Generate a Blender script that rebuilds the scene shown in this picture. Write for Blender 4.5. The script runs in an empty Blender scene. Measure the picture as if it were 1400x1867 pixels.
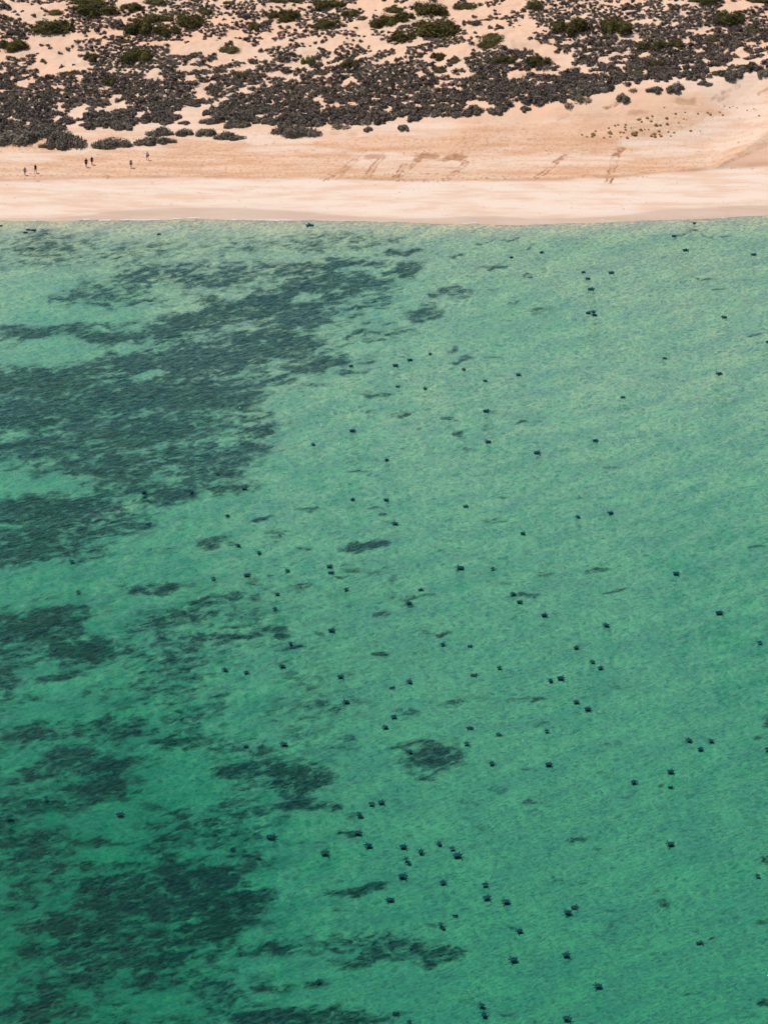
import bpy, bmesh, math, random
import numpy as np
from mathutils import Vector, Matrix
sc = bpy.context.scene
R = math.radians
COL = sc.collection

# ------------------------------------------------------------------ camera
CAM_H = 270.0
PITCH = R(30.2)
FOV = R(16.0)
F = 933.5 / math.tan(FOV / 2)
cd = bpy.data.cameras.new('camera'); cam = bpy.data.objects.new('camera', cd); COL.objects.link(cam)
cam.location = (0, 0, CAM_H); cam.rotation_euler = (math.pi / 2 - PITCH, 0, 0)
cd.sensor_fit = 'VERTICAL'; cd.sensor_height = 36; cd.lens = 18 / math.tan(FOV / 2)
cd.clip_start = 1; cd.clip_end = 20000
sc.camera = cam
# ------------------------------------------------------------------ light
SUN = Vector((-0.36, 0.10, 0.93)).normalized()        # towards the sun
w = bpy.data.worlds.new('World'); sc.world = w; w.use_nodes = True
nt = w.node_tree
sky = nt.nodes.new('ShaderNodeTexSky'); sky.sky_type = 'NISHITA'; sky.sun_disc = False
sky.sun_elevation = math.asin(SUN.z); sky.sun_rotation = math.atan2(SUN.x, SUN.y)
sky.air_density = 1.0; sky.dust_density = 0.6
nt.links.new(sky.outputs[0], nt.nodes['Background'].inputs[0]); nt.nodes['Background'].inputs[1].default_value = 0.13
ld = bpy.data.lights.new('sun', 'SUN'); lo = bpy.data.objects.new('sun', ld); COL.objects.link(lo)
ld.energy = 4.0; ld.angle = R(0.5); ld.color = (1, 0.96, 0.9)
lo.rotation_euler = SUN.to_track_quat('Z', 'Y').to_euler()
sc.view_settings.view_transform = 'Standard'; sc.view_settings.look = 'None'
sc.view_settings.gamma = 1; sc.view_settings.exposure = -0.27
c = sc.cycles
c.max_bounces = 6; c.transparent_max_bounces = 16; c.volume_bounces = 0
c.caustics_reflective = False; c.caustics_refractive = False
c.use_adaptive_sampling = True; c.adaptive_threshold = 0.015; c.use_denoising = True

rng = np.random.default_rng(11)
random.seed(5)

# ------------------------------------------------------------------ helpers
def sstep(a, b, x):
    t = np.clip((x - a) / (b - a), 0, 1); return t * t * (3 - 2 * t)

def hsh(ix, iy, s):
    n = (ix.astype(np.int64) * 374761393 + iy.astype(np.int64) * 668265263 + s * 1442695041) & 0xffffffff
    n = ((n ^ (n >> 13)) * 1274126177) & 0xffffffff
    return ((n ^ (n >> 16)) & 0xffff) / 65535.0

def vnoise(x, y, s=0):
    x = np.asarray(x, float); y = np.asarray(y, float)
    ix = np.floor(x); iy = np.floor(y); fx = x - ix; fy = y - iy
    fx = fx * fx * (3 - 2 * fx); fy = fy * fy * (3 - 2 * fy)
    ix = ix.astype(np.int64); iy = iy.astype(np.int64)
    a = hsh(ix, iy, s); b = hsh(ix + 1, iy, s); c_ = hsh(ix, iy + 1, s); d = hsh(ix + 1, iy + 1, s)
    return (a * (1 - fx) + b * fx) * (1 - fy) + (c_ * (1 - fx) + d * fx) * fy - 0.5

def fbm(x, y, oct=4, s=0):
    v = 0; a = 1; f = 1
    for i in range(oct):
        v = v + a * vnoise(x * f, y * f, s + i * 17); a *= 0.5; f *= 2.03
    return v

CP, SP = math.cos(PITCH), math.sin(PITCH)
def ray(px, py):
    px = np.asarray(px, float); py = np.asarray(py, float)
    dx = (px - 700) / F; v = -(py - 933.5) / F
    return dx, CP + v * SP, -SP + v * CP
def on_plane(px, py, z=0.0):
    dx, dy, dz = ray(px, py); t = (z - CAM_H) / dz
    return dx * t, dy * t
def to_px(x, y, z):
    zz = z - CAM_H
    d = y * CP - zz * SP; v = y * SP + zz * CP
    return 700 + F * x / d, 933.5 - F * v / d

def line_y(pts, z=0.0):
    """world polyline y(x) of a line read off the ground at height z"""
    p = np.array(pts, float); zz = np.broadcast_to(z, len(p))
    X, Y = on_plane(p[:, 0], p[:, 1], np.array(zz, float))
    return X, Y
def interp(xw, L): return np.interp(xw, L[0], L[1])

SHORE = line_y([(-400, 412), (0, 403), (150, 400.5), (300, 399.5), (500, 401), (640, 403), (740, 405.5), (850, 407.5), (1000, 407), (1100, 405.5), (1250, 401), (1400, 394), (1900, 372)])
BERM_Z = 1.15
BERM = line_y([(-400, 336), (0, 332), (60, 330), (180, 327), (330, 325), (460, 327), (560, 327), (700, 330), (820, 332), (930, 331), (1020, 330), (1110, 326), (1200, 318), (1290, 311), (1400, 304), (1900, 290)], BERM_Z)
CREST_H = np.array([0.0, 0.0, 0.5, 1.2, 2.2, 3.2, 4.0, 4.8, 5.6, 6.6, 7.0])
CREST = line_y([(-400, 250), (400, 244), (600, 236), (730, 228), (850, 207), (960, 189), (1050, 175), (1130, 160), (1250, 146), (1400, 124), (1900, 100)], CREST_H + 1.4)
RIDGE = line_y([(1230, 306), (1300, 303), (1350, 284), (1400, 262), (1500, 232)], 2.0)

def shore_y(x): return interp(x, SHORE) + 0.9 * fbm(x / 11, 0 * x, 3, 301) + 0.25 * fbm(x / 1.7, 0 * x, 2, 303)
def height(x, y):
    x = np.asarray(x, float); y = np.asarray(y, float)
    ys = shore_y(x); yb = interp(x, BERM)
    u = y - ys
    t = u / np.maximum(yb - ys, 1)
    # --- below water: seabed
    d = np.maximum(-u, 0)
    dep = 0.55 * (1 - np.exp(-d / 6.0)) + 0.36 * sstep(0, 45, d) + 1.05 * sstep(30, 200, d)
    dep = dep + 0.12 * sstep(5, 40, d) * sstep(-20, 30, -x) + 0.8 * sstep(0, 60, -x + 5) * sstep(40, 150, d) + 1.3 * sstep(-5, 40, -x) * sstep(130, 200, d) + 0.5 * sstep(25, 80, x) * sstep(40, 150, d) + 0.45 * sstep(150, 215, d)
    dep = dep + (0.42 * fbm(x / 26 + 7, y / 42 + y * 0 + x / 90, 4, 3)) * sstep(3, 35, d) + 0.12 * fbm(x / 4, y / 5, 3, 8) * sstep(3, 20, d) + 0.62 * fbm((x * .8 - y * .6) / 1.1, (x * .6 + y * .8) / 2.2, 3, 9) * sstep(3, 25, d) * (0.28 + 1.1 * sstep(20, 160, d))
    # a shallow bar off the beach on the right
    bx = (x - 32) / 34; by = (y - (ys - 38)) / 26
    dep = dep + 0.06 * np.exp(-(bx * bx + by * by)) 
    bx = (x - 40) / 40; by = (y - (ys - 8)) / 5
    dep = dep + 0.25 * np.exp(-(bx * bx + by * by))
    hb = -np.maximum(dep * 0.15, 0.002 * d)
    # --- beach
    hl = BERM_Z * np.clip(t, 0, 1) ** 0.8 + 0.04 * fbm(x / 14, y / 3, 3, 21) * sstep(2, 6, u)
    back = np.maximum(y - yb, 0)
    hl = hl + 0.10 * sstep(-1.5, 0.5, y - yb) + 0.5 * sstep(0, 30, back)
    rough = sstep(0.5, 3, back)
    hl = hl + rough * (0.12 * fbm(x / 5, y / 4, 3, 31) + 0.05 * fbm(x / 0.9, y / 0.8, 2, 33))
    # --- foredune, rising to the right
    yc = interp(x, CREST); hc = np.interp(x, CREST[0], CREST_H)
    yf = yb + np.minimum(10 + 0 * x, 0.45 * np.maximum(yc - yb, 2))
    s = sstep(0, 1, (y - yf) / np.maximum(yc - yf, 4))
    s = s * 0.65 + 0.35 * np.clip((y - yf) / np.maximum(yc - yf, 4), 0, 1)
    inland = np.maximum(y - yc, 0)
    hl = hl + hc * s * (1 - 0.35 * sstep(0, 18, inland))
    hl = hl + hc * 0.16 * fbm(x / 9 + 3, y / 6, 3, 41) * sstep(0, 12, y - yf)
    # --- slip face at the right edge
    yr = np.maximum(interp(x, RIDGE), yb + 0.5); xa, xb = on_plane(1285, 305)[0], on_plane(1410, 270)[0]; xm = np.clip((x - xa) / (xb - xa), 0, 1.3)
    hl = hl + 3.4 * xm * np.clip((y - yb) / (yr - yb), 0, 1) * (1 - np.clip((y - yr) / 16, 0, 1))
    # --- hummocks of the scrub
    q = sstep(0, 14, inland)
    hl = hl + q * (1.8 * fbm(x / 22, y / 17, 4, 51) + 0.55 * fbm(x / 4.5, y / 3.5, 3, 57) + 0.22 * fbm(x / 1.3, y / 1.2, 2, 58)) + 2.4 * sstep(15, 60, inland)
    hl = hl + 14 * sstep(60, 500, inland) + 6 * sstep(80, 300, inland) * fbm(x / 90, y / 70, 3, 61)
    return np.where(u < 0, hb, hl)

def at(px, py):
    """where the sight line of a point of the photograph meets the ground"""
    px = np.atleast_1d(np.asarray(px, float)); py = np.atleast_1d(np.asarray(py, float))
    z = np.full(px.shape, 1.5)
    for i in range(40):
        x, y = on_plane(px, py, z); z = z + 0.5 * (np.maximum(height(x, y), 0) - z)
    return x, y, np.maximum(height(x, y), 0)

# ------------------------------------------------------------------ materials
def mat(name):
    m = bpy.data.materials.new(name); m.use_nodes = True
    n = m.node_tree; n.nodes.clear()
    out = n.nodes.new('ShaderNodeOutputMaterial')
    return m, n, out
class NB:
    def __init__(s, tree): s.t = tree
    def n(s, typ, **kw):
        x = s.t.nodes.new(typ)
        for k, v in kw.items():
            if k == 'ins':
                for kk, vv in v.items():
                    if isinstance(vv, bpy.types.NodeSocket): s.t.links.new(vv, x.inputs[kk])
                    else: x.inputs[kk].default_value = vv
            else: setattr(x, k, v)
        return x
    def attr(s, name): return s.n('ShaderNodeAttribute', attribute_name=name).outputs['Fac']
    def math(s, op, a, b=0.0, c_=None, clamp=False):
        x = s.n('ShaderNodeMath', operation=op, use_clamp=clamp, ins={0: a, 1: b})
        if c_ is not None:
            if isinstance(c_, bpy.types.NodeSocket): s.t.links.new(c_, x.inputs[2])
            else: x.inputs[2].default_value = c_
        return x.outputs[0]
    def mix(s, f, a, b, typ='MIX'):
        x = s.n('ShaderNodeMix', data_type='RGBA', blend_type=typ)
        for i, v in ((0, f), (6, a), (7, b)):
            if isinstance(v, bpy.types.NodeSocket): s.t.links.new(v, x.inputs[i])
            else: x.inputs[i].default_value = v if i == 0 else (*v, 1)
        return x.outputs[2]
    def map(s, scale=(1, 1, 1), rot=0.0, loc=(0, 0, 0)):
        g = s.n('ShaderNodeNewGeometry')
        r = s.n('ShaderNodeVectorRotate', rotation_type='Z_AXIS', ins={'Vector': g.outputs['Position'], 'Angle': rot})
        m_ = s.n('ShaderNodeMapping', ins={0: r.outputs[0], 1: loc, 3: scale})
        return m_.outputs[0]
    def noise(s, vec, scale, detail=3.0, rough=0.5, dist=0.0):
        return s.n('ShaderNodeTexNoise', ins={'Vector': vec, 'Scale': scale, 'Detail': detail, 'Roughness': rough, 'Distortion': dist}).outputs[0]
    def rng(s, v, a, b, c_=0.0, d=1.0, smooth=True):
        return s.n('ShaderNodeMapRange', interpolation_type='SMOOTHSTEP' if smooth else 'LINEAR', ins={0: v, 1: a, 2: b, 3: c_, 4: d}).outputs[0]

def ground_mat():
    m, t, out = mat('sand'); b = NB(t)
    wet, dry, mark, foot, grass, crest = (b.attr(k) for k in ('wet', 'dry', 'mark', 'foot', 'grass', 'dune'))
    iso = b.map()
    streak = b.map((0.14, 0.8, 1), 0.0)
    big = b.noise(iso, 0.06, 4); med = b.noise(iso, 0.6, 5, 0.6); fine = b.noise(iso, 3.2, 4, 0.65); st = b.noise(streak, 0.7, 5, 0.6)
    col = b.mix(b.rng(big, 0.35, 0.65), (0.80, 0.490, 0.315), (0.76, 0.520, 0.355))
    col = b.mix(b.math('MULTIPLY', foot, b.rng(st, 0.35, 0.68)), col, (0.66, 0.36, 0.20))
    col = b.mix(b.math('MULTIPLY', foot, b.math('MULTIPLY', 0.9, b.rng(b.noise(iso, 1.5, 5, 0.75), 0.50, 0.66))), col, (0.47, 0.265, 0.15))
    dcol = b.mix(b.rng(st, 0.4, 0.66), (0.82, 0.635, 0.49), (0.755, 0.50, 0.345))
    dcol = b.mix(b.math('MULTIPLY', 0.5, b.rng(b.noise(iso, 1.5, 3), 0.66, 0.71)), dcol, (0.52, 0.32, 0.2))
    col = b.mix(dry, col, dcol)
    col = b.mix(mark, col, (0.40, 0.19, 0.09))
    col = b.mix(wet, col, b.mix(b.rng(st, 0.35, 0.65), (0.66, 0.475, 0.35), (0.62, 0.42, 0.30)))
    # under water: pale shell sand, weed and seagrass, with ripple light painted in
    g = b.n('ShaderNodeNewGeometry'); sep = b.n('ShaderNodeSeparateXYZ', ins={0: g.outputs['Position']})
    under = b.rng(sep.outputs[2], 0.01, -0.02)
    patch = b.noise(b.map((1, 0.75, 1), 0.5), 0.16, 4, 0.6)
    sb = b.mix(b.rng(patch, 0.35, 0.65), (0.93, 0.725, 0.55), (0.84, 0.67, 0.525))
    sb = b.mix(b.math('MULTIPLY', 0.45, b.rng(b.noise(b.map((0.6, 1.3, 1), -0.55), 1.3, 5, 0.65), 0.5, 0.7)), sb, (0.42, 0.37, 0.25))
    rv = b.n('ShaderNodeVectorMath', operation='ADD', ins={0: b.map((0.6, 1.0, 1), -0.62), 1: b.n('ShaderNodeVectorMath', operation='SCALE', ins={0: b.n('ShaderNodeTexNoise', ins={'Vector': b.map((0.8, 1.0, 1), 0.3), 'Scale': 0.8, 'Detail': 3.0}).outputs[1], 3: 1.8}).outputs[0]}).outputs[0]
    e1 = b.rng(b.n('ShaderNodeTexVoronoi', feature='DISTANCE_TO_EDGE', ins={'Vector': rv, 'Scale': 0.95}).outputs[0], 0.0, 0.30, 1.0, 0.0)  # net of bright ripple light, painted into the seabed colour below
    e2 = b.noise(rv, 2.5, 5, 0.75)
    sb = b.mix(b.math('MULTIPLY', 0.95, b.rng(e2, 0.38, 0.58, 1.0, 0.0)), sb, (0.36, 0.365, 0.33))  # dim parts of the ripple light, put into the seabed colour
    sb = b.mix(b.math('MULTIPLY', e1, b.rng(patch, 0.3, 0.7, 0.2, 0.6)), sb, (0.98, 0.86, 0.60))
    gn = b.noise(b.map((0.55, 0.95, 1), -0.45), 0.8, 6, 0.68, 0.4)
    gn2 = b.noise(b.map((0.6, 0.9, 1), -0.4), 0.2, 4, 0.6)
    dn = b.math('ADD', b.math('ADD', b.math('ADD', grass, b.math('MULTIPLY', b.math('SUBTRACT', e2, 0.5), 1.5)), b.math('MULTIPLY', b.math('SUBTRACT', gn, 0.5), 3.4)), b.math('MULTIPLY', b.math('SUBTRACT', gn2, 0.5), 0.9))
    gm = b.math('MULTIPLY', b.math('MULTIPLY', b.rng(dn, 0.0, 0.88), b.rng(b.noise(b.map((0.5, 1.2, 1), -0.5), 1.9, 4, 0.65), 0.36, 0.6, 0.84, 1.0)), b.rng(grass, 0.02, 0.35))
    gcol = b.mix(b.rng(b.noise(iso, 0.09, 3), 0.45, 0.6), (0.005, 0.026, 0.045), (0.009, 0.032, 0.022))
    gcol = b.mix(b.math('MULTIPLY', 0.60, b.rng(b.noise(b.map((0.45, 1.25, 1), -0.5), 1.7, 5, 0.75), 0.47, 0.64)), gcol, (0.17, 0.27, 0.22))  # paler streaks of ripple light painted over the seagrass colour
    sb = b.mix(b.math('MULTIPLY', gm, 0.98), sb, gcol)
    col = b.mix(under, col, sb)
    hgt = b.math('ADD', b.math('MULTIPLY', fine, 0.10), b.math('ADD', b.math('MULTIPLY', med, 0.25), b.math('MULTIPLY', b.math('MULTIPLY', foot, b.noise(iso, 2.0, 2)), 0.35)))
    bump = b.n('ShaderNodeBump', ins={'Strength': 0.55, 'Distance': 0.5, 'Height': hgt})
    p = b.n('ShaderNodeBsdfPrincipled', ins={'Base Color': col, 'Roughness': b.rng(wet, 0, 1, 0.95, 0.45, False), 'Normal': bump.outputs[0], 'Specular IOR Level': 0.15})
    t.links.new(p.outputs[0], out.inputs[0]); return m

def water_mat():
    m, t, out = mat('sea_water'); b = NB(t)
    ang = -0.62
    v1 = b.map((0.75, 1.35, 1), ang)
    rip = b.noise(v1, 1.7, 5, 0.68, 0.3)
    rip2 = b.noise(b.map((0.6, 1.2, 1), ang + 0.5), 0.42, 3, 0.5, 0.3)
    swell = b.noise(b.map((0.3, 1.0, 1), ang + 0.12), 0.16, 3)
    h = b.math('ADD', b.math('MULTIPLY', rip, 0.22), b.math('ADD', b.math('MULTIPLY', rip2, 0.20), b.math('MULTIPLY', swell, 0.45)))
    bump = b.n('ShaderNodeBump', ins={'Strength': 1.0, 'Distance': 1.0, 'Height': h})
    fr = b.n('ShaderNodeFresnel', ins={'IOR': 1.33, 'Normal': bump.outputs[0]})
    # ripple lensing painted into the transparent tint: bright net lines, darker cells
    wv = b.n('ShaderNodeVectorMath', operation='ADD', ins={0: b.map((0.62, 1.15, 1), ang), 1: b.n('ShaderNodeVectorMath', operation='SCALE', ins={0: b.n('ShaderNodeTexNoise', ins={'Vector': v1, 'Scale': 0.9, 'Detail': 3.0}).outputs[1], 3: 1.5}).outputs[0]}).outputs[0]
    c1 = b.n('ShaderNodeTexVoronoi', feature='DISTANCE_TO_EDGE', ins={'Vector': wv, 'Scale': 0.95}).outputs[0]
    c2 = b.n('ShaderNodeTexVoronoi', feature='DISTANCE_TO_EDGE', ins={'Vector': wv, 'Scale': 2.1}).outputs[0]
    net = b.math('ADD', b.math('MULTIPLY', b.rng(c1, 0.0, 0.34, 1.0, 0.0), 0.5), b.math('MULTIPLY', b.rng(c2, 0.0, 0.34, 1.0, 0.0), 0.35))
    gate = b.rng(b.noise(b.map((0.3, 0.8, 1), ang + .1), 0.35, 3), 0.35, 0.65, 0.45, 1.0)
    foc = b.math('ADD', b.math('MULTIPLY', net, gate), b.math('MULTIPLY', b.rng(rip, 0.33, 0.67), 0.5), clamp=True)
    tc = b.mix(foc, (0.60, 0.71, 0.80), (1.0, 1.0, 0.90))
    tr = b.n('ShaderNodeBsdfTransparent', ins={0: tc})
    gl = b.n('ShaderNodeBsdfGlossy', ins={'Color': (0.27, 0.62, 0.72, 1), 'Roughness': 0.03, 'Normal': bump.outputs[0]})
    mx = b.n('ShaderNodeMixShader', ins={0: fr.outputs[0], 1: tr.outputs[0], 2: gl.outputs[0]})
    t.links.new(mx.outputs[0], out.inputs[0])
    ab = b.n('ShaderNodeVolumeAbsorption', ins={'Color': (0.12, 0.778, 0.705, 1), 'Density': 2.67})
    t.links.new(ab.outputs[0], out.inputs[1]); return m

def simple(name, col, rough=0.8, col2=None, scale=3.0, bump=0.0, spec=0.3, sheen=None):
    m, t, out = mat(name); b = NB(t)
    if col2 is not None:
        o = b.n('ShaderNodeTexCoord').outputs['Object']
        cc = b.mix(b.rng(b.noise(o, scale, 4), 0.38, 0.62), col, col2)
    else: cc = (*col, 1)
    p = b.n('ShaderNodeBsdfPrincipled', ins={'Base Color': cc, 'Roughness': rough, 'Specular IOR Level': spec})
    if bump:
        bp = b.n('ShaderNodeBump', ins={'Strength': bump, 'Distance': 0.02, 'Height': b.noise(b.n('ShaderNodeTexCoord').outputs['Object'], scale * 3, 3)})
        t.links.new(bp.outputs[0], p.inputs['Normal'])
    t.links.new(p.outputs[0], out.inputs[0]); return m

def leaf_mat(name, a, b_, c_, wscale=0.12):
    """leaves: patches of tone over the ground, plus a small change from leaf spray to leaf spray"""
    m, t, out = mat(name); b = NB(t)
    iso = b.map()
    col = b.mix(b.rng(b.noise(iso, wscale, 3), 0.36, 0.62), a, b_)
    col = b.mix(b.rng(b.noise(iso, 1.0, 5, 0.75), 0.42, 0.62), col, c_)
    p = b.n('ShaderNodeBsdfPrincipled', ins={'Base Color': col, 'Roughness': 0.75, 'Specular IOR Level': 0.15})
    t.links.new(p.outputs[0], out.inputs[0]); return m

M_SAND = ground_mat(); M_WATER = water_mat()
M_FOAM = simple('foam', (0.74, 0.70, 0.66), 0.6)
M_GREY = leaf_mat('saltbush_leaves', (0.042, 0.032, 0.028), (0.076, 0.060, 0.040), (0.20, 0.155, 0.12))
M_GREEN = leaf_mat('wattle_leaves', (0.038, 0.033, 0.008), (0.064, 0.050, 0.012), (0.115, 0.094, 0.022))
M_OLIVE = leaf_mat('cushion_leaves', (0.075, 0.066, 0.020), (0.095, 0.078, 0.025), (0.125, 0.100, 0.032))
M_BRIGHT = leaf_mat('fresh_leaves', (0.085, 0.11, 0.022), (0.10, 0.12, 0.03), (0.14, 0.16, 0.04))
M_SPREAD = leaf_mat('coastal_leaves', (0.085, 0.078, 0.052), (0.125, 0.105, 0.075), (0.23, 0.19, 0.14))
M_PALE = leaf_mat('dry_leaves', (0.20, 0.155, 0.085), (0.16, 0.13, 0.075), (0.26, 0.21, 0.12))
M_TUFT = leaf_mat('spinifex', (0.46, 0.29, 0.11), (0.36, 0.23, 0.09), (0.56, 0.39, 0.17))
M_WOOD = simple('bark', (0.11, 0.085, 0.07), 0.9, (0.06, 0.045, 0.04), 6)

def tag(o, label=None, cat=None, group=None, kind=None):
    for k, v in (('label', label), ('category', cat), ('group', group), ('kind', kind)):
        if v: o[k] = v
    return o
def mesh_np(name, V, Fq, material=None, smooth=False):
    me = bpy.data.meshes.new(name); V = np.asarray(V, np.float32); Fq = np.asarray(Fq, np.int32); k = Fq.shape[1]
    me.vertices.add(len(V)); me.vertices.foreach_set('co', V.ravel())
    me.loops.add(Fq.size); me.loops.foreach_set('vertex_index', Fq.ravel())
    me.polygons.add(len(Fq)); me.polygons.foreach_set('loop_start', np.arange(0, Fq.size, k, dtype=np.int32))
    me.polygons.foreach_set('loop_total', np.full(len(Fq), k, np.int32))
    if smooth: me.polygons.foreach_set('use_smooth', np.ones(len(Fq), bool))
    me.update(calc_edges=True)
    if material: me.materials.append(material)
    return me
def link(name, me, parent=None, loc=None):
    o = bpy.data.objects.new(name, me); COL.objects.link(o)
    if parent: o.parent = parent
    if loc is not None: o.location = loc
    return o

# ------------------------------------------------------------------ ground, seabed
def axis(a, b, step, far_lo, far_hi, g=1.35):
    mid = list(np.arange(a, b, step)) + [b]
    lo = []; v = a; s = step
    while v > far_lo: s *= g; v -= s; lo.append(v)
    hi = []; v = b; s = step
    while v < far_hi: s *= g; v += s; hi.append(v)
    return np.array(lo[::-1] + mid + hi)

# seagrass meadows: (x, y, half width, half height, density) read off the photograph
GRASS = [(200,860,180,24,.85),(330,905,110,18,.7),(420,830,90,20,.65),(120,970,150,36,.85),(60,815,90,18,.9),(290,1640,200,55,.8),(230,1725,180,42,.72),(420,1660,90,40,.9),(60,1160,110,36,.85),(130,1395,120,30,.62),(480,1410,100,30,.62),(90,1545,110,22,.7),(560,1870,150,16,.9),(60,1850,110,22,.7),(190,470,250,34,.33),(60,455,90,22,.42),(430,455,120,14,.35),(600,450,110,14,.45),(290,510,110,20,.62),(180,545,110,16,.62),(230,560,80,12,.5),(420,505,95,18,.62),(385,520,60,14,.75),(560,500,90,10,.7),
 (640,494,60,9,.85),(600,530,120,22,.85),(735,500,38,15,.95),(740,464,36,6,.95),(690,445,50,8,.45),(500,560,150,28,.95),(400,575,120,30,1),(560,590,90,22,.9),(50,612,75,12,.95),(160,603,90,9,.85),(220,615,90,10,.9),
 (330,605,80,30,1),(330,660,200,35,1),(480,640,130,35,.95),(580,670,90,14,.85),(640,630,50,10,.5),(90,700,170,32,1),(300,725,220,45,1),(480,705,80,16,.7),(60,760,140,35,.95),(250,790,190,35,.9),(130,825,150,26,.85),
 (350,840,120,30,.75),(100,935,140,28,1),(180,965,110,24,.72),(50,1000,90,32,.9),(270,900,130,22,.75),(370,870,80,14,.75),(450,785,90,18,.6),(130,1010,110,24,.5),(420,770,60,12,.7),(260,960,30,12,.6),
 (70,1140,95,30,.95),(130,1195,85,26,.95),(110,1240,50,10,.8),(10,1230,22,26,.8),(290,1075,70,14,.65),(330,1130,100,24,.62),(400,1100,100,13,.7),(410,1170,110,9,.8),(510,1160,30,12,.8),(550,1187,26,4,.8),(240,1160,40,10,.6),
 (330,1190,100,14,.5),(240,1260,90,14,.35),(200,1325,70,14,.6),(240,1340,50,10,.7),(330,1362,48,11,.85),(50,1345,80,16,.8),(110,1380,70,16,.8),(190,1395,70,14,.85),(50,1420,80,12,.9),(180,1440,90,26,.8),(110,1460,70,14,.75),
 (480,1380,40,12,.75),(430,1412,75,18,.7),(540,1430,50,24,.95),(530,1470,40,11,.8),(595,1475,40,9,.7),(50,1535,75,18,.95),(10,1500,40,14,.7),(170,1540,70,7,.7),(160,1580,120,14,.5),(280,1600,110,24,.72),(410,1600,80,26,1),
 (300,1650,180,38,.9),(420,1650,75,28,1),(370,1700,80,22,.95),(150,1680,110,26,.85),(100,1730,70,18,.7),(250,1750,140,26,.8),(120,1790,90,24,.7),(300,1790,120,26,.6),(500,1730,70,18,.6),(620,1725,90,18,.5),(650,1630,65,14,.6),
 (640,1760,90,16,.6),(560,1800,100,14,.55),(520,1860,130,14,1),(720,1740,55,20,.75),(800,1750,45,13,.7),(100,1850,130,14,.7),(655,1004,32,9,.9),(390,997,36,13,.65),(490,985,20,9,.5),(830,540,28,11,.8),(770,578,22,13,.8),
 (795,553,12,9,.7),(705,592,22,9,.6),(985,572,28,9,.5),(940,555,14,3,.7),(820,650,22,5,.6),(850,663,16,5,.75),(820,678,18,3,.7),(725,758,18,3,.8),(833,772,14,5,.9),(845,796,9,4,.9),(950,780,18,2.4,.9),(780,1385,60,24,.85),(775,1420,34,8,.9),
 (740,1365,34,9,.6),(835,1290,48,9,.65),(790,1158,26,5,.8),(675,1194,26,4.5,.75),(1000,1050,20,4.5,.8),(1080,1047,26,3.5,.7),(1110,1082,22,4.5,.65),(960,1092,34,6,.5),(1397,1325,12,9,.95),(1394,1575,12,9,.95),(1380,1685,14,4,.7),
 (1397,1832,22,9,.85),(1360,1861,34,4,.8),(960,1280,44,7,.5),(970,1412,22,4,.65),(640,1352,26,7,.5),(632,1520,20,6,.8),(1210,1440,12,4,.6),(1190,1633,10,4,.5),(1203,1648,8,5,.7),(1275,1721,12,5,.9),(1385,1000,18,3,.7),
 (930,442,20,3,.6),(965,452,14,2.5,.7),(880,443,30,3,.45),(890,492,26,4,.5),(955,505,14,1.6,1),(845,477,16,3,.65),(870,512,16,2,.6),(690,620,60,9,.45),(660,560,60,14,.6),(565,490,130,8,.6),(1290,508,30,2.5,.5),(1320,533,26,2,.6),(1365,612,18,4,.5),
 (1280,435,60,3,.35),(730,565,20,6,.4),(650,685,30,6,.5),(680,725,30,5,.5),(600,1160,30,6,.3),(560,1080,40,6,.35),(690,1130,20,7,.5),(715,1060,20,5,.45),(600,1290,60,14,.4),(1380,1345,18,4,.5),(1360,1425,30,4,.35),(1120,1660,14,3,.4),
 (1160,1697,12,2,.5),(1265,1822,14,3,.4),(860,875,50,4,.3),(930,880,50,4,.3),(660,868,30,3,.4),(565,935,18,4,.6),(480,955,22,3,.7),(620,1062,26,3,.6)]
CLEAR = [(75,655,68,15,1),(95,640,60,10,.9),(242,636,34,10,1),(268,687,24,7,1),(420,545,46,6.5,1),(310,572,90,7,1),(120,578,150,10,.9),(40,525,80,22,.8),(200,606,28,3.5,.7),(45,885,80,17,1),(120,880,50,8,.6),(560,548,26,6,.8),(150,655,30,6,.6),(330,558,30,6,.8),(90,1310,90,14,.8),(300,1440,60,24,.5),(90,1500,50,16,.6),(60,1260,50,10,.7),(490,1600,30,12,.9),(20,1390,60,10,.6)]

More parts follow.
